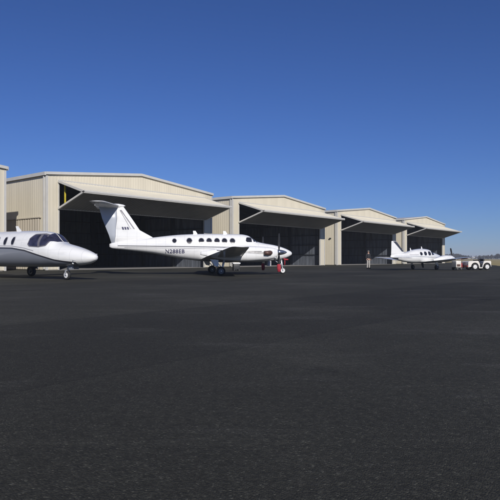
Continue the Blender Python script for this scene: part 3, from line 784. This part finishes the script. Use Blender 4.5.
# ------------------------------------------------------------------ small twin (right)
def small_twin():
    A = math.radians(40)
    r = thing('propeller_plane', 'small white twin propeller plane with a dark stripe up its fin, parked by the tug', 'airplane', (17.6, 51.8, 0), A)
    B = Body([(0, 1.105, 1.095, .004), (.03, 1.17, 1.03, .07), (.15, 1.25, .96, .16), (.6, 1.37, .83, .35), (1.3, 1.50, .70, .50), (1.7, 1.56, .65, .56), (2.3, 1.82, .61, .60), (3.1, 1.87, .60, .61),
              (4.1, 1.80, .60, .57), (5.4, 1.55, .68, .38), (6.6, 1.40, .88, .2), (7.4, 1.30, 1.02, .08), (7.6, 1.24, 1.1, .02)], 2.3)
    B.mesh(MB(), 80, 44).build('fuselage', M['white'], r)
    for side in (-1, 1):
        for poly in (oval(3.92, 1.42, .17, .15, e=2.6), oval(3.32, 1.44, .2, .17, e=3), oval(2.68, 1.45, .22, .18, e=3), [(1.86, 1.34), (2.32, 1.30), (2.36, 1.62), (2.2, 1.66)]):
            w = MB(); B.side_patch(w, poly, side, .008); w.build('cabin_window', M['glass'], r)
        w = MB(); B.top_patch(w, [(1.78, side * .03), (1.78, side * .38), (2.2, side * .34), (2.2, side * .03)], .009); w.build('windshield', M['glass'], r)
        st = MB(); B.side_patch(st, [(.8, 1.14), (2.4, 1.14), (4.6, 1.22), (7.2, 1.22), (7.2, 1.19), (4.6, 1.17), (2.4, 1.08), (.8, 1.11)], side, .004, nz=2); st.build('cheat_line', M['slate'], r)
        st = MB(); B.side_patch(st, [(4.3, 1.34), (5.4, 1.33), (5.4, 1.30), (4.3, 1.31)], side, .004, nz=2); st.build('pin_stripe', M['greystripe'], r)
        wg = MB(); wing_mesh(wg, [(.35, 2.05, 1.75, .70, .15), (.6, 2.15, 1.6, .72, .15), (1.6, 2.2, 1.5, .80, .15), (4.55, 2.4, 1.05, 1.08, .12), (4.75, 2.5, .85, 1.1, .10), (4.83, 2.7, .45, 1.1, .08)], side)
        wg.build('wing', M['white'], r)
        NB = Body([(.74, 1.16, .90, .13), (.8, 1.22, .84, .2), (1.1, 1.28, .76, .30), (1.8, 1.29, .70, .34), (2.6, 1.20, .68, .3), (3.3, 1.05, .74, .16), (3.75, .95, .82, .04)], 2.5, side * 1.6)
        na = NB.mesh(MB(), 40, 32).build('engine_nacelle', M['white'], r)
        pe = bpy.data.objects.new('propeller', None); COL.objects.link(pe); pe.parent = r
        propeller(pe, (-.62, side * 1.6, 1.03), .92, 2, .34, .14, .22, 'white', -12)
        gy = side * 1.2
        gm = MB().tube([(-2.75, gy, .8), (-2.62, gy, .4), (-2.6, gy, .22)], [.05, .045, .035], 10); gm.tube([(-2.6, gy - .1, .21), (-2.6, gy + .1, .21)], .025, 8); gm.build('main_gear_leg', M['strut'], r)
        wheel(r, (-2.6, gy, .22), .22, .15, 'oleo')
        MB().box((-2.72, gy + side * .12, .34), (-2.56, gy + side * .135, .70)).build('gear_door', M['white'], r)
        tp = MB(); wing_mesh(tp, [(.03, 6.75, .95, 1.08, .10), (1.7, 6.95, .65, 1.06, .10), (1.8, 7.1, .4, 1.06, .08)], side); tp.build('tailplane', M['white'], r)
    for s_ in (2.9, 4.6):
        zt = B.at(s_)[0]
        MB().hexa([(-s_, -.01, zt - .02), (-s_ - .2, -.01, zt - .02), (-s_ - .2, .01, zt - .02), (-s_, .01, zt - .02), (-s_ - .14, -.006, zt + .2), (-s_ - .22, -.006, zt + .2), (-s_ - .22, .006, zt + .2), (-s_ - .14, .006, zt + .2)]).build('blade_antenna', M['white'], r)
    fin = MB(); fin_mesh(fin, [(1.2, 5.35, 2.2, .06), (1.48, 5.62, 1.9, .07), (1.72, 5.95, 1.55, .08), (2.42, 6.78, .7, .10), (2.47, 6.95, .5, .08)]); fin.build('fin', M['white'], r)
    fs = MB()
    fs.loft([[(-(le + w_ * x) + .02, .004 + c * y, z) for x, y in ((0, 0), (.35, 1), (1, 1.1), (1, -1.1), (.35, -1))] for z, le, w_, c in ((1.60, 5.76, .36, .075), (2.44, 6.79, .50, .05))], 0, True, False)
    fs.build('fin_stripe', M['darkstripe'], r)
    ng = MB().tube([(-.62, 0, .85), (-.55, 0, .5), (-.53, 0, .4)], [.045, .04, .035], 10)
    for q in (-.08, .08): ng.bar((-.53, q, .42), (-.5, q, .2), .025, .05)
    ng.bar((-.53, -.09, .42), (-.53, .09, .42), .05, .04)
    ng.build('nose_gear_leg', M['strut'], r)
    wheel(r, (-.5, 0, .2), .2, .13)
    return r
small_twin()

# ------------------------------------------------------------------ tow tractor and power cart
def tractor():
    r = thing('tow_tractor', 'cream white airport tow tractor with black seat, farthest right on the apron', 'tow tractor', (19.75, 49.0, 0), math.radians(8))
    def side_profile(pts, y0, y1):
        n = len(pts)
        m = MB(); m.add([(x, y0, z) for x, z in pts] + [(x, y1, z) for x, z in pts], [list(range(n)), list(range(n, 2 * n))[::-1]] + [(i, (i + 1) % n, n + (i + 1) % n, n + i) for i in range(n)])
        return m
    def arch(cx, r_, a0, a1, n=8):
        return [(cx + r_ * math.cos(a), .29 + r_ * math.sin(a)) for a in [a0 + (a1 - a0) * i / n for i in range(n + 1)]]
    # front body with wheel arch, rear body with wheel arch
    fb = [(-1.0, .24)] + arch(-.38, .36, PI, 0.0) + [(.06, .22), (.08, .5), (-.05, .76), (-.12, .80), (-.9, .77), (-1.0, .70)]
    body = side_profile(fb, -.55, .55)
    rb = [(.30, .22)] + arch(.74, .36, PI, 0.0) + [(1.12, .3), (1.12, .72), (1.05, .80), (.52, .80), (.42, .72), (.32, .40)]
    fix_normals(side_profile(rb, -.55, .55).build('rear_body', M['tugwhite'], r))
    fix_normals(body.build('front_body', M['tugwhite'], r))
    MB().box((.0, -.54, .16), (.34, .54, .238)).build('floor_pan', M['tugwhite'], r)
    se = MB(); se.bevbox((.20, -.44, .46), (.60, .44, .58), .04); se.build('seat', M['seat'], r)
    MB().bevbox((.47, -.42, .58), (.60, .42, .98), .05).build('backrest', M['seat'], r)
    dk = MB(); dk.box((-.04, -.545, .24), (.32, .545, .30)); dk.box((.03, -.50, .30), (.10, .50, .88)); dk.build('dashboard', M['seat'], r)
    sw = MB(); sw.tube([(.0, -.2, .75), (.16, -.2, .92)], .02, 8)
    ring = [(.16 + .12 * math.cos(a) * math.sin(.8), -.2 + .17 * math.sin(a), .93 + .12 * math.cos(a)) for a in [2 * PI * k / 20 for k in range(21)]]
    sw.tube(ring, .017, 6); sw.build('steering_wheel', M['seat'], r)
    for x in (-.38, .74):
        for y in (-.5, .5):
            wheel(r, (x, y, .29), .29, .19)
    for y in (-.36, .36):
        MB().lathe([(.001, .02), (.06, .015), (.075, 0), (.075, -.04)], (-1.01, y, .58), (-1, 0, 0), 16).build('headlight', M['lamp'], r)
    MB().box((-1.09, -.5, .28), (-1.01, .5, .40)).build('bumper', M['redpaint'], r); MB().box((1.13, -.5, .28), (1.2, .5, .40)).build('bumper', M['frame_dark'], r)
    return r
tractor()
def cart():
    r = thing('power_cart', 'small cream and red ground power cart between the tow tractor and the small twin plane', 'ground cart', (18.2, 49.3, 0), math.radians(8))
    b = MB(); b.bevbox((-.27, -.4, .22), (.2, .4, .80), .03); b.build('cabinet', M['tugwhite'], r)
    MB().box((.21, -.36, .22), (.34, .36, .60)).build('end_panel', M['redpaint'], r)
    MB().box((-.2, -.412, .30), (.12, -.402, .50)).build('side_panel', M['exhaust'], r)
    for x in (-.14, .22):
        for y in (-.36, .36):
            wheel(r, (x, y, .13), .13, .09, 'oleo')
    h = MB(); h.tube([(.3, 0, .22), (.62, 0, .2), (.95, 0, .33)], .022, 8); h.build('tow_handle', M['redpaint'], r)
    return r
cart()
def toolcart():
    r = thing('tool_cart', 'small dark equipment cart with a white top, standing behind the turboprop\'s wheels', 'cart', (-1.15, 46.4, 0), .2)
    b = MB(); b.bevbox((-.26, -.3, .1), (.26, .3, .54), .02); b.build('cabinet', M['frame_dark'], r)
    t = MB(); t.bevbox((-.31, -.34, .55), (.31, .34, .66), .03); t.build('lid', M['white'], r)
    for x in (-.2, .2):
        for y in (-.25, .25): wheel(r, (x, y, .06), .06, .05, 'oleo')
toolcart()

# ------------------------------------------------------------------ person
def skin_mesh(name, verts, edges, radii, mat, parent, levels=2, root=0):
    me = bpy.data.meshes.new(name); me.from_pydata(verts, edges, []); me.update()
    o = bpy.data.objects.new('tmp_' + name, me); COL.objects.link(o)
    sk = o.modifiers.new('skin', 'SKIN'); sk.use_smooth_shade = True
    sv = me.skin_vertices[0].data if me.skin_vertices else None
    if sv is None:
        bm = bmesh.new(); bm.from_mesh(me); bm.verts.layers.skin.verify(); bm.to_mesh(me); bm.free()
        sv = me.skin_vertices[0].data
    for i, rr in enumerate(radii):
        sv[i].radius = rr if hasattr(rr, '__len__') else (rr, rr)
        sv[i].use_root = (i == root)
    ss = o.modifiers.new('sub', 'SUBSURF'); ss.levels = levels; ss.render_levels = levels
    dg = bpy.context.evaluated_depsgraph_get()
    m2 = bpy.data.meshes.new_from_object(o.evaluated_get(dg))
    bpy.data.objects.remove(o)
    m2.name = name; m2.materials.clear(); m2.materials.append(mat)
    m2.polygons.foreach_set('use_smooth', [True] * len(m2.polygons))
    o = bpy.data.objects.new(name, m2); COL.objects.link(o); o.parent = parent
    return o

def person():
    r = thing('person', 'person in a dark jacket and pale trousers standing before an open hangar', 'person', (11.75, 55.6, 0), math.radians(20))
    V = [(0, 0, .97), (0, .01, 1.12), (0, .0, 1.30), (0, .01, 1.45), (0, -.005, 1.54), (0, -.02, 1.63), (0, -.02, 1.71)]
    R = [(.15, .11), (.14, .10), (.165, .11), (.10, .075), (.055, .06), (.078, .095), (.065, .08)]
    E = [(0, 1), (1, 2), (2, 3), (3, 4), (4, 5), (5, 6)]
    def chain(start, pts, rad):
        a = start
        for p, q in zip(pts, rad):
            V.append(p); R.append(q); E.append((a, len(V) - 1)); a = len(V) - 1
        return a
    for s in (-1, 1):
        chain(0, [(s * .09, 0, .88), (s * .105, -.01, .50), (s * .115, .02, .10), (s * .125, -.10, .045)], [.088, .062, .042, (.042, .035)])
        h = chain(3, [(s * .18, .01, 1.42), (s * .235, .03, 1.14), (s * .245, -.05, .91), (s * .245, -.065, .86)], [.06, .045, .03, (.026, .038)])
        for k in range(4):
            y = -.095 + k * .021; L = (.06, .072, .076, .062)[3 - k]
            chain(h, [(s * .243, y, .835), (s * .238, y - .006, .835 - L * .5), (s * .226, y - .008, .835 - L)], [.0085, .008, .006])
        chain(h, [(s * .228, -.098, .855), (s * .217, -.112, .82)], [.0095, .008])
    skin_mesh('body', V, E, R, M['skin'], r)
    # clothes
    jv = [(0, 0, .93), (0, .01, 1.12), (0, 0, 1.30), (0, .01, 1.46)]; jr = [(.185, .135), (.17, .125), (.19, .135), (.10, .085)]; je = [(0, 1), (1, 2), (2, 3)]
    for s in (-1, 1):
        a = 3
        for p, q in zip([(s * .185, .01, 1.425), (s * .24, .03, 1.14), (s * .248, -.05, .93)], [.078, .062, .05]):
            jv.append(p); jr.append(q); je.append((a, len(jv) - 1)); a = len(jv) - 1
    skin_mesh('jacket', jv, je, jr, M['jacket'], r)
    tv = [(0, 0, .97)]; tr = [(.165, .125)]; te = []
    for s in (-1, 1):
        a = 0
        for p, q in zip([(s * .095, 0, .86), (s * .108, -.01, .50), (s * .117, .02, .12), (s * .117, .02, .07)], [.105, .085, .075, .075]):
            tv.append(p); tr.append(q); te.append((a, len(tv) - 1)); a = len(tv) - 1
    skin_mesh('trousers', tv, te, tr, M['khaki'], r)
    for s in (-1, 1):
        sh = MB(); sh.bevbox((s * .12 - .05, -.19, 0.0), (s * .12 + .05, .10, .095), .035); sh.build('shoe', M['shoe'], r)
    hr = MB()
    hr.loft([[(math.cos(a) * w * 1.0, -.012 + .02 * (z < 1.70) + math.sin(a) * d, z) for a in [2 * PI * k / 18 for k in range(18)]] for w, d, z in ((.086, .085, 1.655), (.094, .10, 1.70), (.088, .10, 1.745), (.06, .075, 1.785), (.02, .03, 1.80))])
    hr.build('hair', M['hair'], r)
    fc = MB()
    fc.tube([(0, -.112, 1.67), (0, -.132, 1.64), (0, -.118, 1.63)], [.008, .014, .01], 8)
    for s in (-1, 1):
        fc.lathe([(.001, -.008), (.02, -.006), (.025, .004), (.001, .01)], (s * .088, -.01, 1.65), (s, 0, 0), 10)
    fc.build('face', M['skin'], r)
    ey = MB()
    for s in (-1, 1):
        ey.lathe([(.001, .006), (.009, .004), (.012, 0)], (s * .03, -.108, 1.675), (0, -1, 0), 10)
    ey.bar((-.022, -.109, 1.60), (.022, -.109, 1.60), .008, .007); ey.build('eyes_and_mouth', M['seat'], r)
person()

# ------------------------------------------------------------------ distant wood
def wood():
    v, f = [], []
    R_ = random.Random(5)
    def tree(x, y, h):
        w = h * R_.uniform(.32, .55)
        for k in range(46):
            a = R_.uniform(0, 2 * PI); rr = math.sqrt(R_.random()) * w; zz = h * (.18 + .82 * R_.random() ** .8)
            fall = 1 - max(0, (zz / h - .45) / .55) ** 2 * .85
            c = Vector((x + rr * fall * math.cos(a), y + rr * fall * math.sin(a), zz))
            s = h * R_.uniform(.05, .11)
            q = Matrix.Rotation(R_.uniform(0, 6.28), 3, 'Z') @ Matrix.Rotation(R_.uniform(-1.2, 1.2), 3, 'X')
            o = len(v)
            for p in ((-s, 0, -s * .8), (s, 0, -s), (s * .7, 0, s), (-s, 0, s * .7)):
                v.append(c + q @ Vector(p))
            f.append((o, o + 1, o + 2, o + 3))
        o = len(v)
        for zz, rr in ((0, h * .03), (h * .6, h * .012)):
            for k in range(4):
                v.append(Vector((x + rr * math.cos(k * PI / 2), y + rr * math.sin(k * PI / 2), zz)))
        for k in range(4): f.append((o + k, o + (k + 1) % 4, o + 4 + (k + 1) % 4, o + 4 + k))
    path = [(-900, 1100), (-300, 1250), (330, 1050), (300, 760), (310, 620), (520, 520), (800, 480)]
    for (a, b), (c, d) in zip(path, path[1:]):
        L = math.hypot(c - a, d - b); n = int(L / 1.7)
        for i in range(n):
            t = (i + R_.random()) / n; bulge = R_.uniform(-5, 35)
            x, y = a + (c - a) * t, b + (d - b) * t + bulge
            h = R_.uniform(4.2, 6.6) * (1 + .35 * math.sin(x * .045) * math.sin(y * .03 + 1))
            tree(x, y, h)
    me = bpy.data.meshes.new('distant_wood'); me.from_pydata([tuple(p) for p in v], [], f); me.materials.append(M['leaf']); me.update()
    o = bpy.data.objects.new('distant_wood', me); COL.objects.link(o)
    struct(o, 'stuff'); tag(o, 'low dark line of bare winter trees on the horizon beyond the grass', 'wood')
wood()

# ------------------------------------------------------------------ air
hz = MB().box((-3050, -260, -1.2), (3050, 4300, 13)).build('haze', bpy.data.materials.new('haze_air'))
hm = hz.data.materials[0]; hm.use_nodes = True
hn = hm.node_tree; hn.nodes.remove(hn.nodes['Principled BSDF'])
pv = hn.nodes.new('ShaderNodeVolumePrincipled'); pv.inputs['Color'].default_value = (.8, .86, .95, 1); pv.inputs['Density'].default_value = .00042
hn.links.new(pv.outputs['Volume'], hn.nodes['Material Output'].inputs['Volume'])
struct(hz, 'stuff')

# ------------------------------------------------------------------ light, sky, camera
EL = math.radians(28)
sh = Vector((.2686, -.9637)).normalized()
sun_dir = Vector((sh.x * math.cos(EL), sh.y * math.cos(EL), math.sin(EL)))
w = bpy.data.worlds.new('World'); scene.world = w; w.use_nodes = True
nt = w.node_tree
bg = nt.nodes['Background']
sky = nt.nodes.new('ShaderNodeTexSky'); sky.sky_type = 'NISHITA'; sky.sun_disc = False
sky.sun_elevation = EL; sky.sun_rotation = math.atan2(sh.x, sh.y)
sky.altitude = 100; sky.air_density = 1.0; sky.dust_density = 0.0; sky.ozone_density = 6.0
tint = nt.nodes.new('ShaderNodeMix'); tint.data_type = 'RGBA'; tint.blend_type = 'MULTIPLY'; tint.inputs[0].default_value = 1
tint.inputs[7].default_value = (.51, .615, .96, 1)
nt.links.new(sky.outputs['Color'], tint.inputs[6]); nt.links.new(tint.outputs[2], bg.inputs['Color'])
bg.inputs['Strength'].default_value = 0.064
L = bpy.data.lights.new('sun', 'SUN'); L.energy = 3.7; L.angle = math.radians(.5); L.color = (1.0, .955, .89)
lo = bpy.data.objects.new('sun', L); COL.objects.link(lo)
lo.rotation_euler = (-sun_dir).to_track_quat('-Z', 'Y').to_euler()
lo.location = (0, -20, 40)

cam = bpy.data.cameras.new('camera'); co = bpy.data.objects.new('camera', cam); COL.objects.link(co)
co.location = (0, 0, 1.0); co.rotation_euler = (PI / 2, 0, 0)
cam.sensor_width = 36; cam.lens = 36 * 560 / 500; cam.shift_y = 8.5 / 500
cam.clip_start = .1; cam.clip_end = 9000
scene.camera = co
scene.view_settings.view_transform = 'Standard'; scene.view_settings.look = 'None'
scene.view_settings.gamma = 1; scene.view_settings.use_curve_mapping = False
scene.view_settings.exposure = 0.25
scene.render.engine = 'CYCLES'
